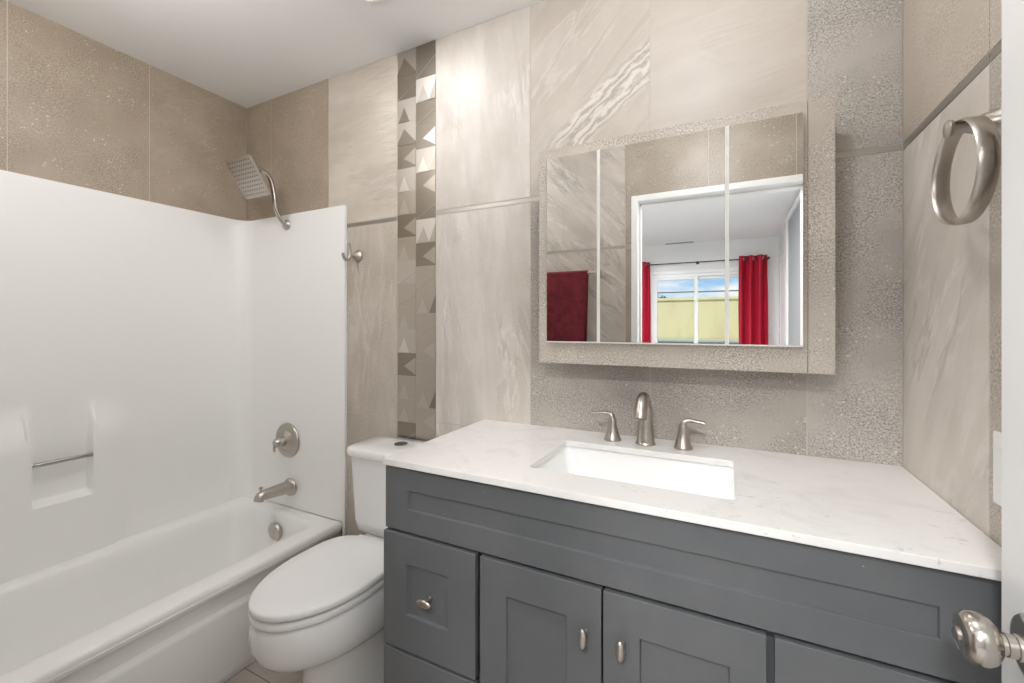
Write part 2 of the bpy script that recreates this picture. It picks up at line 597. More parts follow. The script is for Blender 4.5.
def mosaic(bm, mid, slab):
    """two columns of square metal tiles, each a ground with a triangle on it"""
    x0, xm, x1 = -1.282, -1.181, -1.079
    P = 0.0985
    left = 'mh dn lu lh dl lu mu dl mu ln mn mu lu dl mu mu dn mu ln dl mn lu dn mu'.split()
    right = 'dn bu dn dL lu dl dn bu dl mn mu mn ml mn mu ml mn lu dn ml mu dn ml mn'.split()
    tri = {'d': 'm', 'm': 'l', 'l': 'b', 'b': 'l'}
    for ci, (a, b, pat) in enumerate(((x0, xm, left), (xm, x1, right))):
        z = ZC - 0.012 - ci * 0.030
        for r, code in enumerate(pat):
            z1, z0 = z - r * P, z - (r + 1) * P
            if r == 0:
                z1 = ZC
            if z0 < 0.05:
                break
            gnd = code[0]
            zz1, zz0 = z1 - 0.0009, z0 + 0.0009
            aa, bb = a + 0.0009, b - 0.0009
            slab(aa, bb, 0.0, 0.006, zz0, zz1, mid(MOS[gnd]))
            t = code[1]
            w_ = bb - aa
            h_ = zz1 - zz0
            cx = aa + w_ * 0.38
            T3 = []
            if t == 'u':
                mt = {'m': 'l', 'l': 'b', 'd': 'd', 'b': 'l'}[gnd]
                if ci == 0 and r in (0, 2, 3):
                    mt = 'd'
                T3.append(([(aa + w_ * .06, zz0), (aa + w_ * .66, zz0), (cx, zz0 + h_ * .66)], mt))
                if ci == 1:
                    T3.append(([(bb, zz0), (bb, zz0 + h_ * .75), (aa + w_ * .68, zz0)], 'm' if gnd != 'm' else 'd'))
            elif t == 'h':
                T3.append(([(aa, zz0), (bb, zz0), (bb, zz0 + h_ * .08), (cx, zz0 + h_ * .72), (aa, zz0 + h_ * .12)], 'd'))
            elif t in 'lL':
                mt = 'b' if t == 'L' else tri[gnd]
                T3.append(([(bb, zz0 + h_ * .05), (bb, zz0 + h_ * .82), (aa + w_ * .36, zz0 + h_ * .42)], mt))
            else:
                T3.append(([(aa, zz0), (bb, zz0 + h_ * .55), (bb, zz0 + h_ * .58), (aa, zz0 + h_ * .03)], tri[gnd]))
            for pts, mt in T3:
                y0 = YB - 0.0012
                f = [bm.verts.new((px, y0, pz)) for px, pz in pts]
                bk = [bm.verts.new((px, y0 + 0.002, pz)) for px, pz in pts]
                mi = mid(MOS[mt])
                bm.faces.new(f).material_index = mi
                for i in range(len(pts)):
                    j = (i + 1) % len(pts)
                    bm.faces.new((f[i], f[j], bk[j], bk[i])).material_index = mi


back_us = [XL, -2.130, -1.705, -1.284, -1.077, -0.652, -0.2285, 0.194, XR]


def pick_back(i, j):
    if i == 3:
        return None
    if j == 2:
        return LISTELLO
    up = ['brownX', 'brownX', 'streak', None, 'vert', 'diag', 'soft', 'grayX2']
    lo = ['brownX', 'brownX', 'wavy', None, 'vert2', 'grayX', 'grayX', 'grayX2']
    return T[(up if j == 3 else lo)[i]]


tiled_wall('wall_back', 'X', YB, 1, back_us, ZS, pick_back, extra=mosaic, pad=.1)
tiled_wall('wall_left', 'Y', XL, -1, [YE - .09, 0.151, 0.581, 1.011, YB], ZS,
           lambda i, j: LISTELLO if j == 2 else T['brownY2' if i == 3 else 'brownY'])
tiled_wall('wall_right', 'Y', XR, 1, [YE - .09, 0.180, 0.604, 1.034, YB], ZS,
           lambda i, j: LISTELLO if j == 2 else T['tanY' if j == 3 else ('diagY' if i == 3 else 'grayY')])
OX0, OX1, OZ = -0.473, 0.332, 1.978      # door opening
entry_us = [XL, -2.20, -1.775, -1.350, -0.925, -0.545, -0.10, 0.30, XR]
tiled_wall('wall_front', 'X', YE, -1, entry_us, ZS,
           lambda i, j: LISTELLO if j == 2 else T['entryg' if i >= 5 else 'entry'],
           thick=0.09, hole=(OX0 - .02, OX1 + .02, OZ + .02))

bm = NB()
box(bm, XL - .1, XR + .1, YE - .12, YB + .1, ZC, ZC + .08)
struct(obj('ceiling', bm, CEIL, smooth=False))
bm = NB()
box(bm, XL - .1, XR + .1, -.038, YB + .1, -0.08, -0.0015, 0)
fx = [-1.5985, -1.16, -0.735, -0.31, 0.115, XR]
fy = [-.038, 0.56, 0.985, 1.41, YB]
for i in range(len(fx) - 1):
    for j in range(len(fy) - 1):
        box(bm, fx[i] + .002, fx[i + 1] - .002, fy[j] + .002, fy[j + 1] - .002, -0.006, 0, 1)
struct(obj('floor', bm, [pm('dark_floor_grout', (0.16, 0.14, 0.12), 0.9), FLOORT], smooth=False))

# door casing and jamb
def casing(name, y0, y1, out):
    bm = NB()
    cw = 0.036
    for (a, b, c, d) in ((OX0 - cw, OX0, 0, OZ + cw), (OX1, min(OX1 + cw, XR - .002) if out > 0 else OX1 + cw, 0, OZ + cw), (OX0, OX1, OZ, OZ + cw)):
        box(bm, a, b, y0, y1, c, d)
    return struct(obj(name, bm, TRIMW, smooth=False, bevel=0.004))


casing('trim_1', YE, YE + 0.013, 1)
casing('trim_2', -0.056, -0.040, -1)
bm = NB()
box(bm, OX0 - .02, OX0, -0.040, YE, 0, OZ + .02)
box(bm, OX1, OX1 + .02, -0.040, YE, 0, OZ + .02)
box(bm, OX0, OX1, -0.040, YE, OZ, OZ + .02)
box(bm, OX0, OX0 + .011, 0.010, 0.040, 0, OZ)      # stops
box(bm, OX0, OX1, 0.010, 0.040, OZ - .011, OZ)
struct(obj('trim_3', bm, TRIMW, smooth=False, bevel=0.0015))

# ------------------------------------------------------------------ recessed ceiling light of the room, and added globe fill lights
GLOBE = pm('globe_fill_glow', (0.9, 0.9, 0.88), 0.4, emit=LAMP_COL, estr=GLOBE_STRENGTH)


def downlight(x, y, z, power, label, R=0.065, group='recessed ceiling lights'):
    t = thing('recessed_light', label, 'ceiling light', (x, y, z), group)
    bm = NB()
    lathe(bm, (x, y, z), (0, 0, -1), [(R + .018, 0), (R + .018, .004), (R + .008, .007), (R, .004), (R, .0)], 40, cap0=False, cap1=False)
    obj('trim_ring', bm, TRIMW, t)
    bm = NB()
    lathe(bm, (x, y, z - .0035), (0, 0, -1), [(R, 0), (R * .96, .0012), (.001, .0016)], 40)
    lens = obj('lens', bm, LENS, t)
    ld = bpy.data.lights.new('lamp', 'AREA')
    ld.shape = 'DISK'
    ld.size = R * 2
    ld.energy = power
    ld.color = LAMP_COL
    lo = bpy.data.objects.new('lamp', ld)
    COL.objects.link(lo)
    lo.parent = t
    lo.location = (0, 0, -.012)
    return t


LENS = pm('lit_lens', (0.9, 0.9, 0.9), 0.5, emit=LAMP_COL, estr=12)
downlight(-1.125, 1.105, ZC, DOWNLIGHT_W, 'round recessed ceiling light above the toilet')
for gx, gy, lab in ((-.14, .70, 'white glass globe fill light added in front of the vanity'), (-1.50, .42, 'white glass globe fill light added beside the tub')):
    gt = thing('globe_fill_light', lab, 'ceiling light', (gx, gy, ZC), 'added globe fill lights')  # out-of-view globes added to even out the bathroom brightness
    bm = NB()
    lathe(bm, (gx, gy, ZC - .0003), (0, 0, -1), [(.055, 0), (.055, .012), (.03, .022), (.022, .075), (.03, .085)], 32)
    obj('canopy', bm, NICKEL, gt)
    bm = NB()
    lathe(bm, (gx, gy, ZC - .078), (0, 0, -1), [(.030, 0)] + [(.07 * math.sin(a), .062 - .07 * math.cos(a)) for a in [.5 + (PI - .5) * k / 14 for k in range(15)]], 32)
    obj('globe', bm, GLOBE, gt)

# ------------------------------------------------------------------ bathtub
tub = thing('bathtub', 'white fibreglass alcove bathtub along the left wall', 'bathtub', (-1.95, 0.79, 0))
bm = NB()
X0, X1, Y0, Y1 = XL + .002, -1.600, YE + .012, YB - .0015
rings = [rrect(X0, X1, Y0, Y1, .006, .318), rrect(X0, X1, Y0, Y1, .006, .338), rrect(X0 + .004, X1 - .004, Y0 + .002, Y1 - .002, .008, .349),
         rrect(X0 + .014, X1 - .014, Y0 + .006, Y1 - .006, .012, .355), rrect(X0 + 0.071, X1 - .075, Y0 + .05, Y1 - .057, .05, .357),
         rrect(X0 + 0.089, X1 - .100, Y0 + .07, Y1 - .070, .07, .352), rrect(X0 + 0.101, X1 - .114, Y0 + .085, Y1 - .078, .085, .338),
         rrect(X0 + 0.111, X1 - .124, Y0 + .11, Y1 - .086, .095, .29), rrect(X0 + 0.127, X1 - .140, Y0 + .17, Y1 - .104, .10, .17),
         rrect(X0 + 0.143, X1 - .156, Y0 + .21, Y1 - .122, .10, .095), rrect(X0 + 0.171, X1 - .184, Y0 + .25, Y1 - .152, .10, .062),
         rrect(X0 + 0.231, X1 - .24, Y0 + .32, Y1 - .222, .08, .055)]
for q in (1, 2, 3):
    rings[q] = [(x, y, z if x > X1 - .03 else .357) for x, y, z in rings[q]]
loft(bm, rings, cap0=False)
obj('basin', bm, FIBER, tub, angle=60)
bm = NB()
prof = [(-1.604, .335), (-1.613, .322), (-1.616, .300), (-1.616, .262), (-1.613, .254), (-1.605, .246), (-1.602, .236), (-1.602, .03), (-1.604, .004)]
loft(bm, [[(x, y, z) for x, z in prof] for y in (Y0, Y1)], closed=False, cap0=False, cap1=False)
o = obj('apron', bm, FIBER, tub, angle=80)
md = o.modifiers.new('solid', 'SOLIDIFY')
md.thickness = .01
md.offset = -1
bm = NB()
lathe(bm, (-1.953, 1.350, .272), (0, -1, -.12), [(.043, -.006), (.043, .004), (.039, .009), (.012, .011), (.001, .0115)], 36)
pl = obj('overflow_plate', bm, NICKEL, tub)
pl['label'] = 'round nickel overflow plate'
bm = NB()
lathe(bm, (-1.953, 1.16, .054), (0, 0, 1), [(.036, 0), (.036, .004), (.03, .006), (.012, .004), (.001, .004)], 28)
dr = obj('drain', bm, NICKEL, tub)

# ------------------------------------------------------------------ moulded tub surround
sur = thing('tub_surround', 'white moulded fibreglass wall surround above the bathtub', 'tub surround', (-2.31, 0.8, 0.357))
SX, SY, RC = -2.322, 1.436, 0.075
ZS0, ZS1 = 0.3573, 1.82


def sst(a, b, x):
    t = max(0, min(1, (x - a) / (b - a)))
    return t * t * (3 - 2 * t)


def bumpf(y, z):
    """how far the moulded soap shelf stands out of the long panel"""
    h = 0.042
    blk = sst(.24, .44, y) * (1 - sst(.82, .97, y))
    low = blk * (1 - sst(.80, .97, z))
    fin = 0
    for c in (.619, .809):
        fin = max(fin, (1 - sst(.003, .013, abs(y - c))) * (1 - sst(.85, .975, z)))
    v = max(low, fin * .95)
    rec = sst(.627, .637, y) * (1 - sst(.791, .801, y)) * sst(.588, .612, z)
    v *= 1 - rec
    v2 = 0.45 * (1 - sst(.36, .47, z))
    return h * max(v, v2)


path = []
y = Y0 + .005
ys = []
while y < SY - RC:
    ys.append(y)
    y += 0.004 if .60 < y < .86 else 0.016
for y in ys:
    path.append((Vector((SX, y)), Vector((1, 0)), y))
for i in range(13):
    a = PI - (PI / 2) * i / 12
    path.append((Vector((SX + RC + RC * math.cos(a), SY - RC + RC * math.sin(a))), Vector((-math.cos(a), -math.sin(a))), 9))
nx = 20
for i in range(1, nx + 1):
    path.append((Vector((SX + RC + (TX - SX - RC) * i / nx, SY)), Vector((0, -1)), 9))
zs = []
z = ZS0
while z < ZS1:
    zs.append(z)
    z += 0.007 if .55 < z < 1.0 else 0.03
zs.append(ZS1)
bm = NB()
rows = []
for z in zs:
    row = []
    for p, nrm, y in path:
        if y < 9:
            h = bumpf(y, z)
        else:
            h = 0.042 * 0.45 * (1 - sst(.36, .43, z)) * (0.6 if p.x < SX + RC else 0.6 * max(0.0, 1 - (p.x - SX - RC) / .18))
        q = p + nrm * h
        row.append((q.x, q.y, z))
    rows.append(row)
KC = len(ys) + 12                                   # where the rounded corner ends
for nm, i0, i1 in (('long_panel', 0, KC), ('faucet_panel', KC, len(path) - 1)):
    bm = NB()
    front = [[bm.verts.new(p) for p in r[i0:i1 + 1]] for r in rows]
    for a, b in zip(front, front[1:]):
        for i in range(len(a) - 1):
            bm.faces.new((a[i], a[i + 1], b[i + 1], b[i]))
    # returned top and side edges
    top_b = [bm.verts.new((max(p.x - n_.x * .012, XL + .001), min(p.y - n_.y * .012, YB - .001), ZS1)) for p, n_, _ in path[i0:i1 + 1]]
    for i in range(i1 - i0):
        bm.faces.new((front[-1][i], front[-1][i + 1], top_b[i + 1], top_b[i]))
    if i1 == len(path) - 1:
        end_b = [bm.verts.new((TX, YB - .001, z)) for z in zs]
        for i in range(len(zs) - 1):
            bm.faces.new((front[i][-1], end_b[i], end_b[i + 1], front[i + 1][-1]))
    obj(nm, bm, FIBER, sur, angle=50)
bm = NB()
box(bm, SX, TX, YE + .001, YE + .011, .36, ZS1)
obj('end_panel', bm, FIBER, sur, bevel=.003)
bm = NB()
tube(bm, [(-2.290, .626, .746), (-2.290, .802, .746)], .0085, 16, smooth=False)
gb = obj('grab_bar', bm, STEEL, sur)
bm = NB()
box(bm, -1.5985, TX, SY, YB - .001, .0, .3572)
obj('end_flange', bm, FIBER, tub, smooth=False, bevel=.002)
gb['label'] = 'slim steel grab bar across the soap recess'

# ------------------------------------------------------------------ shower fittings
shw = thing('overhead_shower', 'square brushed nickel rain shower head on a curved arm', 'shower head', (-1.985, YB, 1.763))
hx0, hx1 = -2.076, -1.894
yt, zt, yb_, zb = 1.185, 2.020, 1.285, 1.868
ax_u = Vector((1, 0, 0))
ax_v = (Vector((0, yb_, zb)) - Vector((0, yt, zt))).normalized()
nrm = ax_u.cross(ax_v).normalized()
if nrm.y > 0:
    nrm = -nrm
ctr = Vector(((hx0 + hx1) / 2, (yt + yb_) / 2, (zt + zb) / 2))
side = (hx1 - hx0) / 2
bm = NB()


def plate_ring(s_, d, r):
    return [ctr + ax_u * p[0] + ax_v * p[1] + nrm * d for p in rrect(-s_, s_, -s_, s_, r, 0, 4)]


loft(bm, [plate_ring(side - .004, -.011, .012), plate_ring(side, -.008, .012), plate_ring(side, -.002, .012), plate_ring(side - .003, 0, .010), plate_ring(side - .006, .0, .009)])
hd = obj('head', bm, NICKEL, shw)
bm = NB()
for i in range(10):
    for j in range(9):
        c = ctr + ax_u * ((i - 4.5) * .0165) + ax_v * ((j - 4) * .0185)
        lathe(bm, c - nrm * .0005, nrm, [(.0032, 0), (.0030, .0020), (.0012, .0026)], 8)
nzl = obj('nozzle_grid', bm, pm('gray_rubber', (0.12, 0.11, 0.10), 0.6), hd)
nzl['kind'] = 'stuff'
nzl['label'] = 'dark rubber spray nozzles'
bm = NB()
bk = ctr - nrm * .011
lathe(bm, bk, -nrm, [(.020, 0), (.020, .008), (.014, .016), (.012, .03)], 24)
obj('swivel', bm, NICKEL, shw)
bm = NB()
tube(bm, [(-1.985, 1.426, 1.772), (-1.985, 1.402, 1.790), (-1.985, 1.375, 1.840), (-1.985, 1.365, 1.91), (-1.985, 1.345, 1.975), (-1.985, 1.30, 2.000), (-1.985, 1.262, 1.975), tuple(bk - nrm * .02)], .011, 16)
obj('arm', bm, NICKELB, shw)
bm = NB()
lathe(bm, (-1.985, 1.4354, 1.768), (0, -1, 0), [(.026, 0), (.026, .004), (.020, .012), (.012, .016)], 28)
obj('flange', bm, NICKEL, shw)

val = thing('shower_valve', 'round nickel mixer valve with lever above the tub spout', 'shower valve', (-1.976, 1.436, .69))
bm = NB()
lathe(bm, (-1.976, 1.4354, .690), (0, -1, 0), [(.086, 0), (.086, .004), (.082, .009), (.060, .013), (.050, .013), (.047, .017), (.030, .022), (.028, .024)], 48)
obj('plate', bm, NICKEL, val)
bm = NB()
lathe(bm, (-1.976, 1.414, .690), (0, -1, 0), [(.024, 0), (.023, .02), (.021, .045), (.015, .052), (.001, .053)], 28)
hn = obj('handle', bm, NICKELB, val)
bm = NB()
tube(bm, [(-1.976, 1.374, .696), (-1.978, 1.366, .680), (-1.980, 1.364, .662), (-1.981, 1.366, .648)], [.010, .009, .008, .006], 14, flat=.75)
obj('lever', bm, NICKELB, hn)

spt = thing('tub_spout', 'brushed nickel tub spout with a diverter pull', 'tub spout', (-1.955, 1.436, .46))
bm = NB()
lathe(bm, (-1.955, 1.4354, .460), (0, -1, 0), [(.044, 0), (.044, .006), (.038, .014), (.030, .018)], 36)
obj('flange', bm, NICKEL, spt)
bm = NB()
tube(bm, [(-1.955, 1.424, .462), (-1.955, 1.38, .464), (-1.955, 1.325, .466), (-1.955, 1.292, .468), (-1.955, 1.275, .460), (-1.955, 1.270, .446)], [.031, .029, .026, .024, .022, .021], 24)
obj('spout', bm, NICKEL, spt)
bm = NB()
lathe(bm, (-1.955, 1.280, .485), (0, 0, 1), [(.005, 0), (.004, .014), (.009, .017), (.009, .022), (.004, .025)], 16)
obj('diverter_knob', bm, NICKELB, spt)

# ------------------------------------------------------------------ robe hook
hk = thing('robe_hook', 'small nickel robe hook on the tile beside the surround', 'hook', (-1.512, YB, 1.58))
bm = NB()
lathe(bm, (-1.512, YB - .001, 1.580), (0, -1, 0), [(.027, 0), (.027, .005), (.024, .009), (.013, .024), (.0085, .040), (.0075, .050)], 32)
obj('flange', bm, NICKEL, hk)
bm = NB()
tube(bm, [(-1.512, y, z) for y, z in ((1.392, 1.630), (1.400, 1.602), (1.399, 1.572), (1.390, 1.557), (1.376, 1.556), (1.365, 1.567), (1.361, 1.582))], [.007, .007, .0075, .0075, .007, .0065, .006], 12)
obj('hook', bm, NICKEL, hk)

# ------------------------------------------------------------------ toilet
TXC = -1.177
toi = thing('toilet', 'white two-piece toilet with closed lid between tub and vanity', 'toilet', (TXC, 1.10, 0))


def egg(w_, yf, yb, z, n=48, back=3.0, mid=.58, fe=2.0):
    yc = yf + (yb - yf) * mid
    out = []
    for i in range(n):
        a = 2 * PI * i / n
        s_, c_ = math.sin(a), math.cos(a)
        e = fe if s_ < 0 else back
        x = w_ * math.copysign(abs(c_) ** (2 / e), c_)
        yy = (yc - yf) * s_ if s_ < 0 else (yb - yc) * math.copysign(abs(s_) ** (2 / e), s_)
        if s_ < 0:
            yy = -(yc - yf) * abs(s_) ** (2 / e)
        out.append((TXC + x, yc + yy, z))
    return out


bm = NB()
loft(bm, [egg(.128, .905, 1.41, 0, back=4), egg(.126, .907, 1.41, .012, back=4), egg(.120, .915, 1.40, .05, back=4), egg(.118, .918, 1.40, .12, back=4),
          egg(.118, .915, 1.39, .185, back=4), egg(.122, .900, 1.38, .215, back=4), egg(.133, .866, 1.36, .240, back=4), egg(.150, .826, 1.34, .258, back=4),
          egg(.166, .792, 1.31, .280, back=4), egg(.176, .770, 1.30, .308, back=4), egg(.181, .758, 1.29, .340, back=4), egg(.181, .755, 1.29, .37, back=4), egg(.177, .759, 1.29, .402, back=4), egg(.172, .764, 1.285, .410, back=4), egg(.125, .82, 1.18, .411, back=2.6), egg(.115, .832, 1.165, .395, back=2.4), egg(.100, .86, 1.14, .31, back=2.2), egg(.06, .92, 1.08, .25, back=2)])
obj('bowl', bm, PORC, toi, angle=70)
bm = NB()
loft(bm, [rrect(TXC - .115, TXC + .105, 1.24, 1.43, .04, .36), rrect(TXC - .118, TXC + .108, 1.245, 1.435, .04, .41), rrect(TXC - .118, TXC + .108, 1.25, 1.436, .04, .438), rrect(TXC - .11, TXC + .10, 1.26, 1.43, .04, .449)])
obj('tank_deck', bm, PORC, toi, angle=60)


def slab_egg(name, w_, yf, yb, z0, z1, mat, dome=0.0, back=3.2):
    bm = NB()
    e = lambda d, z: egg(w_ - d, yf + d, yb - d, z, back=back, mid=.585, fe=2.0)
    R = [e(.004, z0), e(.001, z0 + .001), e(0, z0 + .003), e(0, z1 - .007), e(.003, z1 - .002), e(.010, z1 + dome * .3), e(.05, z1 + dome * .8), e(.10, z1 + dome)]
    loft(bm, R)
    return obj(name, bm, mat, toi, angle=65)


bm = NB()
se = lambda d, z: egg(.177 - d, .757 + d, 1.225 - d, z, back=3.2, mid=.585, fe=2.0)
si = lambda d, z: egg(.105 - d, .845 + d, 1.125 - d, z, back=2.4, mid=.55, fe=2.0)
loft(bm, [se(.002, .4172), se(0, .4195), se(0, .432), se(.003, .4362), se(.010, .4375), si(-.008, .4375), si(0, .434), si(0, .418), si(-.006, .4172)], loop=True)
obj('seat', bm, SEATW, toi, angle=65)
slab_egg('lid', .176, .756, 1.225, .4442, .464, SEATW, .003)
for sx in (-.075, .075):
    bm = NB()
    lathe(bm, (TXC + sx - .02, 1.222, .449), (1, 0, 0), [(.011, 0), (.013, .004), (.013, .036), (.011, .04)], 16)
    obj('hinge', bm, SEATW, toi)
bm = NB()


def tring(hw, y0, y1, z, r):
    return rrect(TXC - hw, TXC + hw, y0, y1, r, z, 8)


loft(bm, [tring(.150, 1.262, 1.425, .450, .035), tring(.158, 1.252, 1.430, .458, .038), tring(.165, 1.247, 1.432, .50, .04), tring(.178, 1.240, 1.435, .70, .045), tring(.180, 1.238, 1.436, .752, .045)])
obj('tank', bm, PORC, toi, angle=60)
bm = NB()
loft(bm, [tring(.180, 1.238, 1.438, .749, .045), tring(.190, 1.228, 1.440, .752, .05), tring(.193, 1.225, 1.441, .758, .05), tring(.193, 1.225, 1.441, .774, .05), tring(.189, 1.229, 1.440, .782, .048), tring(.176, 1.242, 1.436, .787, .04), tring(.10, 1.30, 1.40, .788, .03)])
obj('tank_lid', bm, PORC, toi, angle=60)
bm = NB()
lathe(bm, (TXC, 1.352, .7875), (0, 0, 1), [(.027, 0), (.027, .003), (.024, .0045), (.022, .0035), (.001, .004)], 32)
bt = obj('flush_button', bm, metal_mat('dark_chrome', (0.30, 0.28, 0.26), 0.25), toi)
bt['label'] = 'round dark chrome flush button'

# ------------------------------------------------------------------ vanity cabinet
van = thing('vanity_cabinet', 'charcoal shaker vanity cabinet with nickel knobs under the white counter', 'vanity cabinet', (-.22, 1.2, 0))
VX0, VX1, VF, YD = -.852, .385, .926, .907
bm = NB()
box(bm, VX0, VX0 + .018, VF, YB - .004, .0, .884)
box(bm, VX1 - .018, VX1, VF, YB - .004, .0, .884)
box(bm, VX0 + .018, VX1 - .018, VF + .07, VF + .085, 0, .095)              # toe kick
box(bm, VX0 + .018, VX1 - .018, VF, YB - .004, .085, .10)
box(bm, VX0 + .018, VX1 - .018, YB - .016, YB - .004, .10, .884)           # back
for a, b, c, d in ((VX0 + .018, VX1 - .018, .695, .715), (VX0 + .018, VX1 - .018, .862, .884), (-.570, -.530, .10, .695), (.055, .095, .10, .695), (VX0 + .018, -.570, .378, .412), (VX0 + .018, VX0 + .040, .10, .862), (VX1 - .04, VX1 - .018, .10, .862)):
    box(bm, a, b, VF + .014, VF + .030, c, d)
obj('carcass', bm, VANITY, van, smooth=False, bevel=.0012)
bm = NB()
box(bm, VX0 + .02, VX1 - .02, VF + .0305, VF + .035, .10, .86)  # dark sheet standing in for the shade in the gaps between fronts
obj('gap_shade_sheet', bm, VDARK, van, smooth=False)
bm = NB()
box(bm, VX1 + .0005, XR - .0015, VF + .012, VF + .03, 0, .884)
obj('filler_strip', bm, VANITY, van, smooth=False)


def shaker(name, x0, x1, z0, z1, px0, px1, pz0, pz1, yf, th=.018, dep=.009):
    """slab with a recessed flat panel"""
    bm = NB()
    O = [(x0, z0), (x1, z0), (x1, z1), (x0, z1)]
    I = [(px0, pz0), (px1, pz0), (px1, pz1), (px0, pz1)]
    e = .0012
    J = [(px0 + e, pz0 + e), (px1 - e, pz0 + e), (px1 - e, pz1 - e), (px0 + e, pz1 - e)]
    loft(bm, [[(a, yf + th, b) for a, b in O], [(a, yf, b) for a, b in O], [(a, yf, b) for a, b in I], [(a, yf + dep, b) for a, b in J]])
    return obj(name, bm, VANITY, van, smooth=False, bevel=.0014)


def knob(parent, x, z, vertical):
    bm = NB()
    y = YD
    lathe(bm, (x, y, z), (0, -1, 0), [(.0065, 0), (.005, .004), (.0045, .016), (.006, .020)], 16)
    n, m = 20, 12
    a, b, c = (.0095, .0075, .022) if vertical else (.022, .0075, .0105)
    rings = []
    for i in range(1, m):
        th = PI * i / m
        rings.append([(x + a * math.sin(th) * math.cos(2 * PI * q / n), y - .025 - b * math.cos(th) * (1.0), z + c * math.sin(th) * math.sin(2 * PI * q / n)) for q in range(n)])
    loft(bm, rings)
    k = obj('knob', bm, NICKEL, parent)
    return k


shaker('false_front', VX0 + .003, VX1 - .002, .7090, .8782, -.772, .297, .769, .8205, .9125, .0135, .006)
d1 = shaker('drawer', -.851, -.557, .394, .7022, -.773, -.638, .490, .626, YD)
knob(d1, -.694, .557, False)
d2 = shaker('drawer', -.851, -.557, .100, .386, -.773, -.638, .170, .306, YD)
knob(d2, -.694, .243, False)
p1 = shaker('door', -.543, -.2435, .100, .7015, -.471, -.3205, .172, .6235, YD)
knob(p1, -.277, .603, True)
p2 = shaker('door', -.2390, .0605, .100, .7015, -.1635, .0005, .172, .6235, YD)
knob(p2, -.198, .603, True)
d3 = shaker('drawer', .0730, .372, .394, .7022, .153, .292, .490, .626, YD)
knob(d3, .2225, .552, False)
d4 = shaker('drawer', .0730, .372, .100, .386, .153, .292, .170, .306, YD)
knob(d4, .2225, .243, False)

# countertop with sink cut-out
bm = NB()
CZ0, CZ1 = .8845, .9015
CY0, CY1 = .900, YB - .001
CX0, CX1 = -.8475, XR - .001
SX0, SX1, SY0, SY1 = -.460, .010, 1.012, 1.300
H = lambda z: rrect(SX0, SX1, SY0, SY1, .012, z, 6)
Oo = lambda z: rrect(CX0, CX1, CY0, CY1, .003, z, 6)
loft(bm, [Oo(CZ0), Oo(CZ1), H(CZ1), H(CZ0)], loop=True)
ct = obj('countertop', bm, QUARTZ, origin=(-.22, 1.17, CZ0), bevel=.0015, smooth=True, angle=30)
tag(ct, 'long white quartz countertop on the charcoal vanity', 'countertop')

snk = thing('undermount_sink', 'rectangular white undermount sink set in the quartz counter', 'sink', (-.225, 1.156, .75))
bm = NB()
S = lambda d, z, r: rrect(SX0 - .006 + d, SX1 + .006 - d, SY0 - .006 + d * .8, SY1 + .006 - d * .8, r, z, 6)
loft(bm, [S(.09, .752, .035), S(.055, .758, .035), S(.040, .775, .032), S(.016, .83, .024), S(.002, .876, .018), S(0, .8838, .018), S(-.016, .8838, .02),
          S(-.016, .875, .02), S(-.008, .868, .022), S(.004, .83, .026), S(.028, .772, .034), S(.05, .748, .037), S(.09, .742, .037)])
obj('basin', bm, PORC, snk, angle=60)
bm = NB()
lathe(bm, (-.225, 1.17, .752), (0, 0, 1), [(.031, 0), (.031, .003), (.026, .005), (.020, .002), (.001, .002)], 28)
obj('drain', bm, NICKEL, snk)

# ------------------------------------------------------------------ faucet
fau = thing('faucet', 'widespread brushed nickel faucet with two lever handles behind the sink', 'faucet', (-.230, 1.372, CZ1))
FY = 1.372
bm = NB()
lathe(bm, (-.230, FY, CZ1), (0, 0, 1), [(.030, 0), (.030, .003), (.0275, .007)], 32)
tube(bm, [(-.230, FY, CZ1 + .004), (-.230, FY, .94), (-.230, FY, .985), (-.230, FY - .004, 1.020), (-.230, FY - .021, 1.045), (-.230, FY - .047, 1.045), (-.230, FY - .068, 1.030), (-.230, FY - .081, 1.012), (-.230, FY - .088, .994)],
     [.0270, .0235, .0200, .0175, .0165, .0170, .0180, .0185, .0185], 28, 8)
obj('spout', bm, NICKEL, fau)
for sx, hx in ((-1, -.331), (1, -.122)):
    bm = NB()
    lathe(bm, (hx, FY, CZ1), (0, 0, 1), [(.0265, 0), (.0265, .003), (.0245, .008), (.0190, .022), (.0140, .042), (.0120, .058), (.0120, .066), (.0105, .070), (.001, .071)], 32)
    hd_ = obj('handle', bm, NICKEL, fau)
    bm = NB()
    tube(bm, [(hx, FY, .966), (hx + sx * .003, FY, .979), (hx + sx * .016, FY, .985), (hx + sx * .036, FY - .003, .984), (hx + sx * .060, FY - .006, .981)], [.0115, .0105, .0075, .0065, .0055], 16, flat=.8)
    obj('lever', bm, NICKEL, hd_)

# ------------------------------------------------------------------ mirror cabinet
mir = thing('mirror_cabinet', 'triple-door mirrored medicine cabinet in a tiled frame above the sink', 'mirror cabinet', (-.17, YB, 1.14))
FX0, FX1, FZ0, FZ1 = -.573, .240, 1.140, 1.849
MX0, MX1, MZ0, MZ1 = -.538, .170, 1.209, 1.8125
FYF, MYF = 1.345, 1.3255
bm = NB()
box(bm, FX0 + .012, FX1 - .012, FYF + .010, YB - .0005, FZ0 + .012, FZ1 - .012)
obj('body', bm, T['frame'], mir, smooth=False)
bm = NB()
gp = .0006
box(bm, FX0, -.513 - gp, FYF, FYF + .010, FZ0, MZ0)
box(bm, -.513 + gp, MX1 + .012 - gp, FYF, FYF + .010, FZ0, MZ0)
box(bm, MX1 + .012 + gp, FX1, FYF, FYF + .010, FZ0, FZ1)
box(bm, FX0, MX0, FYF, FYF + .010, MZ0, FZ1)
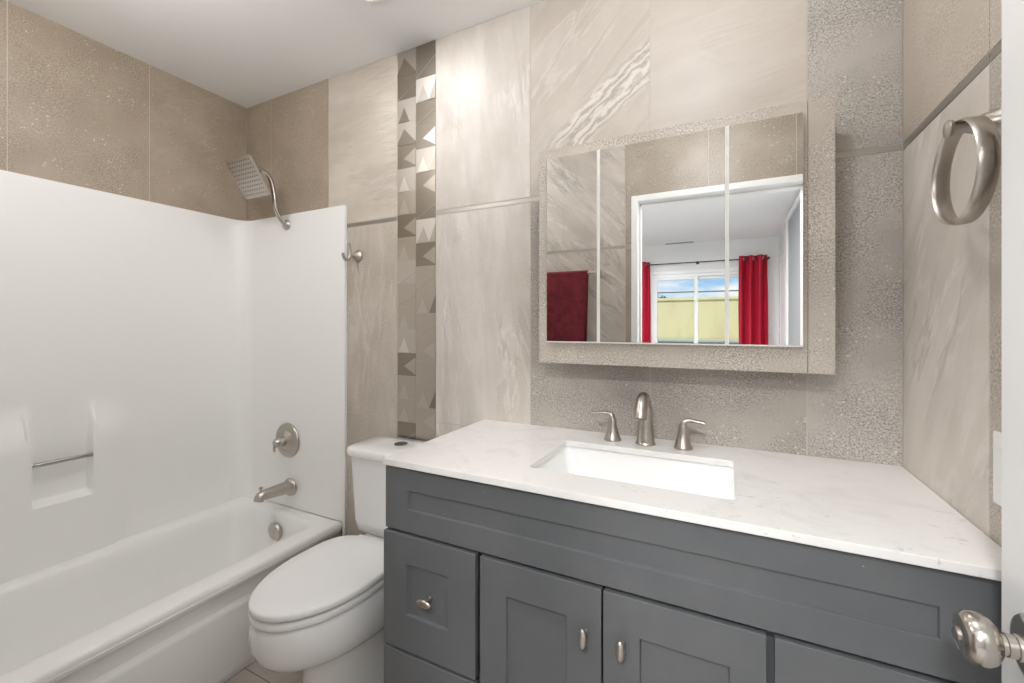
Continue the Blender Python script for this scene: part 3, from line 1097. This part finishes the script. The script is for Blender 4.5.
box(bm, MX0, MX1 + .012 - gp, FYF, FYF + .010, MZ1, FZ1)
box(bm, MX1, MX1 + .012 - gp, FYF, FYF + .010, MZ0, MZ1)
obj('tile_frame', bm, T['frame'], mir, smooth=False, bevel=.0008)
for a, b in ((MX0, -.3645), (-.3640, -.0058), (-.0053, MX1)):
    bm = NB()
    box(bm, a, b, MYF + .0015, FYF + .001, MZ0, MZ1)
    dd = obj('mirror_door', bm, EDGE, mir, smooth=False, bevel=.001)
    bm = NB()
    box(bm, a + (.0012 if a == MX0 else .0048), b - (.0012 if b == MX1 else .0048), MYF, MYF + .0016, MZ0 + .0045, MZ1 - .0012)
    obj('mirror_glass', bm, MIRROR, dd, smooth=False)

# ------------------------------------------------------------------ towel ring on the right wall
tr_ = thing('towel_ring', 'brushed nickel towel ring on the right wall above the counter', 'towel ring', (XR, .985, 1.596))
bm = NB()
RZ, RY = 1.596, .985
lathe(bm, (XR - .0005, RY, RZ), (-1, 0, 0), [(.027, 0), (.027, .004), (.0225, .010), (.0170, .026), (.0115, .042), (.0085, .055), (.0080, .064), (.0150, .0655), (.0155, .070), (.012, .0725), (.001, .073)], 32)
obj('post', bm, NICKEL, tr_)
bm = NB()
torus(bm, (XR - .052, RY, RZ - .0755), (1, 0, .0), .0835, .003, 64, 12, rx=.0030, ry=.0130)
obj('ring', bm, NICKEL, tr_)

# wall plate beside the door
sw = thing('outlet_plate', 'white outlet plate on the right wall behind the door edge', 'outlet', (XR, .985, 1.03))
bm = NB()
box(bm, XR - .007, XR - .0004, .934, 1.008, .970, 1.090)
obj('cover', bm, PLATE, sw, bevel=.003, seg=3)
bm = NB()
box(bm, XR - .0095, XR - .006, .953, .989, .998, 1.064)
obj('insert', bm, PLATE, sw, bevel=.002)

# ------------------------------------------------------------------ bathroom door, standing open along the right wall
DX = 0.345
bm = NB()
box(bm, DX, DX + .035, YE + .004, .861, .012, 1.96)
d_ = struct(obj('door_1', bm, TRIMW, smooth=False, bevel=.0015))
bm = NB()
KY, KZ = .784, .853
lathe(bm, (DX, KY, KZ), (-1, 0, 0), [(.042, 0), (.042, .003), (.039, .007), (.030, .010), (.024, .012)], 40)
lathe(bm, (DX - .010, KY, KZ), (-1, 0, 0), [(.0165, 0), (.0155, .008), (.0140, .009), (.0140, .017), (.0125, .018), (.0125, .022), (.020, .025), (.0275, .031), (.0312, .038), (.0320, .045), (.0300, .053), (.0255, .059), (.0225, .0602), (.0215, .0594), (.018, .0612), (.010, .062), (.001, .062)], 40)
kn = obj('door_knob', bm, NICKELB, d_)
kn['label'] = 'brushed nickel door knob'
bm = NB()
lathe(bm, (DX - .0715, KY, KZ), (-1, 0, 0), [(.0085, 0), (.0085, .003), (.0065, .0045), (.001, .0045)], 20)
obj('lock_button', bm, NICKEL, kn)

# ------------------------------------------------------------------ entry wall: towel bar with towel (seen in the mirror)
tb = thing('towel_bar', 'nickel towel bar on the tiled entry wall holding the burgundy towel', 'towel bar', (-1.0, YE, 1.58))
BY, BZ = YE + .062, 1.578
for x in (-1.30, -.695):
    bm = NB()
    lathe(bm, (x, YE + .0005, BZ), (0, 1, 0), [(.026, 0), (.026, .005), (.018, .013), (.011, .03), (.010, .056), (.012, .062), (.011, .070), (.001, .072)], 28)
    obj('post', bm, NICKEL, tb)
bm = NB()
tube(bm, [(-1.30, BY, BZ), (-.695, BY, BZ)], .008, 16, smooth=False)
obj('bar', bm, NICKEL, tb)

bm = NB()
prof = []
r0 = .012
for z in [BZ - .46 + .46 * i / 12 for i in range(13)]:
    prof.append((-1, z))
arc = [(-math.cos(PI * i / 8), math.sin(PI * i / 8)) for i in range(1, 8)]
front_n = 14
rows = []
xs = [-1.235 + (.485) * i / 26 for i in range(27)]
for x in xs:
    col_ = []
    fx_ = (x + 1.235) / .485
    for i in range(13):
        zz = BZ - .42 + .42 * i / 12
        t = 1 - i / 12
        col_.append((x - .012 * t * fx_, BY - r0 - .006 * t - .004 * math.sin(9 * fx_ + 1) * t, zz))
    for cx_, sx_ in arc:
        col_.append((x, BY + r0 * cx_, BZ + r0 * sx_))
    for i in range(15):
        t = i / 14
        col_.append((x - .028 * t * fx_, BY + r0 + .004 * t + .004 * math.sin(8 * fx_ + .4) * t, BZ - .52 * t))
    rows.append(col_)
vv = [[bm.verts.new(p) for p in r] for r in rows]
for a, b in zip(vv, vv[1:]):
    for i in range(len(a) - 1):
        bm.faces.new((a[i], a[i + 1], b[i + 1], b[i]))
tw = obj('towel', bm, TOWEL, origin=(-.97, BY, BZ), angle=80)
md = tw.modifiers.new('solid', 'SOLIDIFY')
md.thickness = .007
md.offset = 0
md = tw.modifiers.new('sub', 'SUBSURF')
md.levels = md.render_levels = 1
tag(tw, 'burgundy terry towel folded over the towel bar', 'towel')

# ------------------------------------------------------------------ the bedroom through the doorway (seen in the mirror)
BX0, BX1, BYF, ZBC = -3.0, 0.585, -4.02, 2.44
bm = NB()
box(bm, BX0 - .1, BX1 + .1, BYF - .1, -.038, -.08, -.002)
struct(obj('floor_bedroom', bm, CARPET, smooth=False))
bm = NB()
box(bm, BX0 - .1, BX1 + .1, BYF - .1, -.038, ZBC, ZBC + .08)
struct(obj('ceiling_bedroom', bm, CEIL, smooth=False))
WX0, WX1, WZ = -1.045, .42, 2.005
bm = NB()
box(bm, BX0, WX0, BYF - .1, BYF, 0, ZBC)
box(bm, WX1, BX1, BYF - .1, BYF, 0, ZBC)
box(bm, WX0, WX1, BYF - .1, BYF, WZ, ZBC)
struct(obj('wall_bedroom_back', bm, WHITE, smooth=False))
bm = NB()
box(bm, BX0 - .1, BX0, BYF - .1, 0, 0, ZBC)
struct(obj('wall_bedroom_left', bm, WHITE, smooth=False))
bm = NB()
box(bm, BX1, BX1 + .1, BYF - .1, 0, 0, ZBC)
struct(obj('wall_bedroom_right', bm, WHITE, smooth=False))
bm = NB()
box(bm, BX0, OX0 - .02, -.040, -.008, 0, ZBC)
box(bm, OX1 + .02, BX1, -.040, -.008, 0, ZBC)
box(bm, OX0 - .02, OX1 + .02, -.040, -.008, OZ + .02, ZBC)
struct(obj('wall_bedroom_front', bm, WHITE, smooth=False))

# sliding glass door to the yard
bm = NB()
fr_ = .045
box(bm, WX0, WX0 + fr_, BYF - .09, BYF - .01, 0, WZ)
box(bm, WX1 - fr_, WX1, BYF - .09, BYF - .01, 0, WZ)
box(bm, WX0 + fr_, WX1 - fr_, BYF - .09, BYF - .01, WZ - fr_, WZ)
box(bm, WX0 + fr_, WX1 - fr_, BYF - .09, BYF - .01, 0, .04)
wn = struct(obj('window_1', bm, TRIMW, smooth=False, bevel=.003))
for a, b, yy in ((WX0 + fr_, -.395, BYF - .045), (-.455, WX1 - fr_, BYF - .085)):
    bm = NB()
    st = .05
    box(bm, a, a + st, yy, yy + .035, .04, WZ - fr_)
    box(bm, b - st, b, yy, yy + .035, .04, WZ - fr_)
    box(bm, a + st, b - st, yy, yy + .035, .04, .12)
    box(bm, a + st, b - st, yy, yy + .035, WZ - fr_ - .035, WZ - fr_)
    sh = obj('sash', bm, TRIMW, wn, smooth=False, bevel=.003)
    bm = NB()
    box(bm, a + st, b - st, yy + .012, yy + .026, 1.735, 1.752)
    obj('muntin', bm, pm('gray_muntin', (0.16, 0.17, 0.17), .5), sh, smooth=False)
    bm = NB()
    box(bm, a + st, b - st, yy + .016, yy + .020, .12, WZ - fr_ - .035)
    obj('pane', bm, GLASS, sh, smooth=False)
bm = NB()
for a, b, c, d in ((WX0 - .05, WX0, 0, WZ + .05), (WX1, WX1 + .05, 0, WZ + .05), (WX0, WX1, WZ, WZ + .05)):
    box(bm, a, b, BYF, BYF + .012, c, d)
struct(obj('trim_4', bm, TRIMW, smooth=False, bevel=.003))

# curtain rod and the two curtains
RYD, RZD = BYF + .09, 2.150
rod = thing('curtain_rod', 'thin dark curtain rod above the sliding glass door', 'curtain rod', (-.3, BYF, RZD))
bm = NB()
tube(bm, [(-1.46, RYD, RZD), (.455, RYD, RZD)], .008, 14, smooth=False)
obj('rod', bm, DARKMET, rod)
for x in (-1.20, -.40, .445):
    bm = NB()
    lathe(bm, (x, BYF + .0005, RZD), (0, 1, 0), [(.022, 0), (.022, .004), (.007, .008), (.007, .095), (.012, .096), (.012, .104), (.001, .105)], 18)
    obj('bracket', bm, DARKMET, rod)
for x, s_ in ((-1.46, -1), (.455, 1)):
    bm = NB()
    lathe(bm, (x, RYD, RZD), (s_, 0, 0), [(.008, 0), (.014, .004), (.016, .012), (.012, .02), (.001, .023)], 16)
    obj('finial', bm, DARKMET, rod)


def curtain(x0, x1, label, folds):
    t = thing('curtain', label, 'curtain', ((x0 + x1) / 2, RYD, .03), 'red grommet curtains')
    bm = NB()
    n = folds * 14
    zz = [.03, .3, .7, 1.1, 1.5, 1.9, 2.10, 2.13, 2.17, 2.195]
    R = []
    for z in zz:
        k = 1 + .12 * (1 - z / 2.2)
        R.append([(x0 + (x1 - x0) * i / n + .006 * math.sin(z * 3 + i), RYD + .038 * k * math.sin(2 * PI * folds * i / n + .5 * math.sin(z * 1.3)), z) for i in range(n + 1)])
    V = [[bm.verts.new(p) for p in r] for r in R]
    for a, b in zip(V, V[1:]):
        for i in range(n):
            bm.faces.new((a[i], a[i + 1], b[i + 1], b[i]))
    c = obj('cloth', bm, CURT, t, angle=80)
    md = c.modifiers.new('solid', 'SOLIDIFY')
    md.thickness = .003
    for k in range(folds * 2):
        bm = NB()
        gx = x0 + (x1 - x0) * (k * .5) / folds + .006
        torus(bm, (gx, RYD, RZD), (1, .5 if k % 2 else -.5, 0), .020, .005, 20, 8)
        obj('grommet', bm, NICKEL, t)


curtain(.118, .452, 'red curtain at the right end of the rod by the bedroom corner', 3)
curtain(-1.40, -1.03, 'red curtain at the left end of the rod behind the door casing', 3)

# register near the far ceiling line
vt = thing('ceiling_vent', 'slim gray vent on the bedroom ceiling above the glass door', 'vent', (-.66, BYF + .12, ZBC))
bm = NB()
box(bm, -.84, -.42, BYF + .05, BYF + .19, ZBC - .008, ZBC - .0003)
vf = obj('frame', bm, PLATE, vt, smooth=False, bevel=.002)
for k in range(6):
    bm = NB()
    yy = BYF + .068 + k * .019
    box(bm, -.82, -.44, yy, yy + .011, ZBC - .011, ZBC - .0075)
    obj('slat', bm, SHADEP, vt, smooth=False)

# flush ceiling light in the bedroom
fl_ = thing('flush_ceiling_light', 'round ceiling light of the bedroom partly hidden behind the door casing', 'ceiling light', (-.985, -2.1, ZBC))
bm = NB()
lathe(bm, (-.985, -2.1, ZBC - .0003), (0, 0, -1), [(.11, 0), (.11, .03), (.085, .04)], 40)
obj('canopy', bm, DARKMET, fl_)
bm = NB()
lathe(bm, (-.985, -2.1, ZBC - .04), (0, 0, -1), [(.10, 0), (.105, .012), (.095, .035), (.06, .05), (.001, .056)], 40)
obj('shade', bm, pm('lit_shade', (.9, .9, .88), .5, emit=LAMP_COL, estr=.5), fl_)
ld = bpy.data.lights.new('lamp', 'AREA')
ld.shape = 'DISK'
ld.size = .30
ld.energy = BEDROOM_W
ld.color = LAMP_COL
lo = bpy.data.objects.new('lamp', ld)
COL.objects.link(lo)
lo.parent = fl_
lo.location = (0, 0, -.14)
dl = downlight(-.06, -.85, ZBC, 40, 'wide flat fill light added in the bedroom just outside the bathroom door', R=.22, group=None)  # added lamp, frontal fill through the doorway onto the vanity

# bedroom side: white door and closet opening on the right wall
bm = NB()
box(bm, BX1 - .018, BX1 - .0005, -3.60, -2.90, .0, 2.03)
d2_ = struct(obj('door_2', bm, TRIMW, smooth=False, bevel=.003))
bm = NB()
for (a, b, c, d) in ((-3.49, -3.01, .25, .90), (-3.49, -3.01, 1.05, 1.90)):
    loft(bm, [[(BX1 - .018, a, c), (BX1 - .018, b, c), (BX1 - .018, b, d), (BX1 - .018, a, d)], [(BX1 - .024, a + .02, c + .02), (BX1 - .024, b - .02, c + .02), (BX1 - .024, b - .02, d - .02), (BX1 - .024, a + .02, d - .02)]])
obj('panel', bm, TRIMW, d2_, smooth=False)
bm = NB()
lathe(bm, (BX1 - .018, -3.53, 1.0), (-1, 0, 0), [(.026, 0), (.026, .006), (.011, .012), (.011, .035), (.024, .045), (.026, .058), (.018, .068), (.001, .07)], 24)
obj('knob', bm, DARKMET, d2_)
bm = NB()
for (a, b, c, d) in ((-3.66, -3.60, 0, 2.10), (-2.90, -2.84, 0, 2.10), (-3.60, -2.90, 2.03, 2.10)):
    box(bm, BX1 - .022, BX1 - .0005, a, b, c, d)
struct(obj('trim_5', bm, TRIMW, smooth=False, bevel=.003))
cl_ = thing('closet_door', 'gray sliding closet door beside the white door of the bedroom', 'closet door', (BX1, -2.2, 0))
bm = NB()
box(bm, BX1 - .030, BX1 - .004, -2.72, -1.75, .01, 2.34)
obj('door_leaf', bm, SHADEP, cl_, smooth=False, bevel=.003)
bm = NB()
box(bm, BX1 - .045, BX1 - .001, -2.79, -2.72, 0, 2.41)
box(bm, BX1 - .045, BX1 - .001, -2.72, -1.70, 2.345, 2.41)
obj('door_frame', bm, TRIMW, cl_, smooth=False, bevel=.003)

# ------------------------------------------------------------------ the yard beyond the glass
bm = NB()
box(bm, -14, 10, -30, BYF - .1, -.10, -.02)
struct(obj('ground', bm, CONC, smooth=False))
yw = thing('garden_wall', 'tall yellow stucco garden wall beyond the sliding door', 'wall', (-1, -8.6, -.02))
bm = NB()
box(bm, -8, 5, -8.75, -8.50, -.02, 1.86)
obj('masonry', bm, STUCCO, yw, smooth=False, bevel=.01)
bm = NB()
box(bm, -8.05, 5.05, -8.79, -8.46, 1.86, 1.93)
obj('coping', bm, STUCCO, yw, smooth=False, bevel=.01)
pb = thing('planter_ledge', 'low pale concrete ledge at the foot of the yellow wall', 'ledge', (-1, -7.8, -.02))
bm = NB()
box(bm, -6, 4, -8.45, -7.6, -.02, .90)
obj('block', bm, CONC, pb, smooth=False, bevel=.01)
bm = NB()
box(bm, -6.05, 4.05, -8.46, -7.55, .90, .95)
obj('cap', bm, pm('pale_concrete', (.50, .50, .43), .9), pb, smooth=False, bevel=.006)


def tree(x, y, h, R, label, seed):
    rnd = random.Random(seed)
    t = thing('tree', label, 'tree', (x, y, -.02))
    bm = NB()
    tube(bm, [(x, y, -.02), (x + .05, y, h * .3), (x - .04, y, h * .62)], [.14, .10, .06], 10)
    obj('trunk', bm, BARK, t)
    bm = NB()
    for _ in range(900):
        a, b_ = rnd.uniform(0, 2 * PI), math.acos(rnd.uniform(-1, 1))
        rr = R * (rnd.random() ** .4)
        c = Vector((x + rr * math.sin(b_) * math.cos(a), y + rr * math.sin(b_) * math.sin(a), h * .72 + rr * .62 * math.cos(b_)))
        u = Vector((rnd.uniform(-1, 1), rnd.uniform(-1, 1), rnd.uniform(-1, 1))).normalized() * .13
        v = u.orthogonal().normalized() * .07
        bm.faces.new([bm.verts.new(c + q) for q in (-u, v, u, -v)])
    cr_ = obj('crown', bm, LEAF, t, smooth=False)
    cr_['kind'] = 'stuff'


tree(-2.25, -14.5, 2.45, 0.85, 'dark green tree showing above the yellow garden wall', 3)
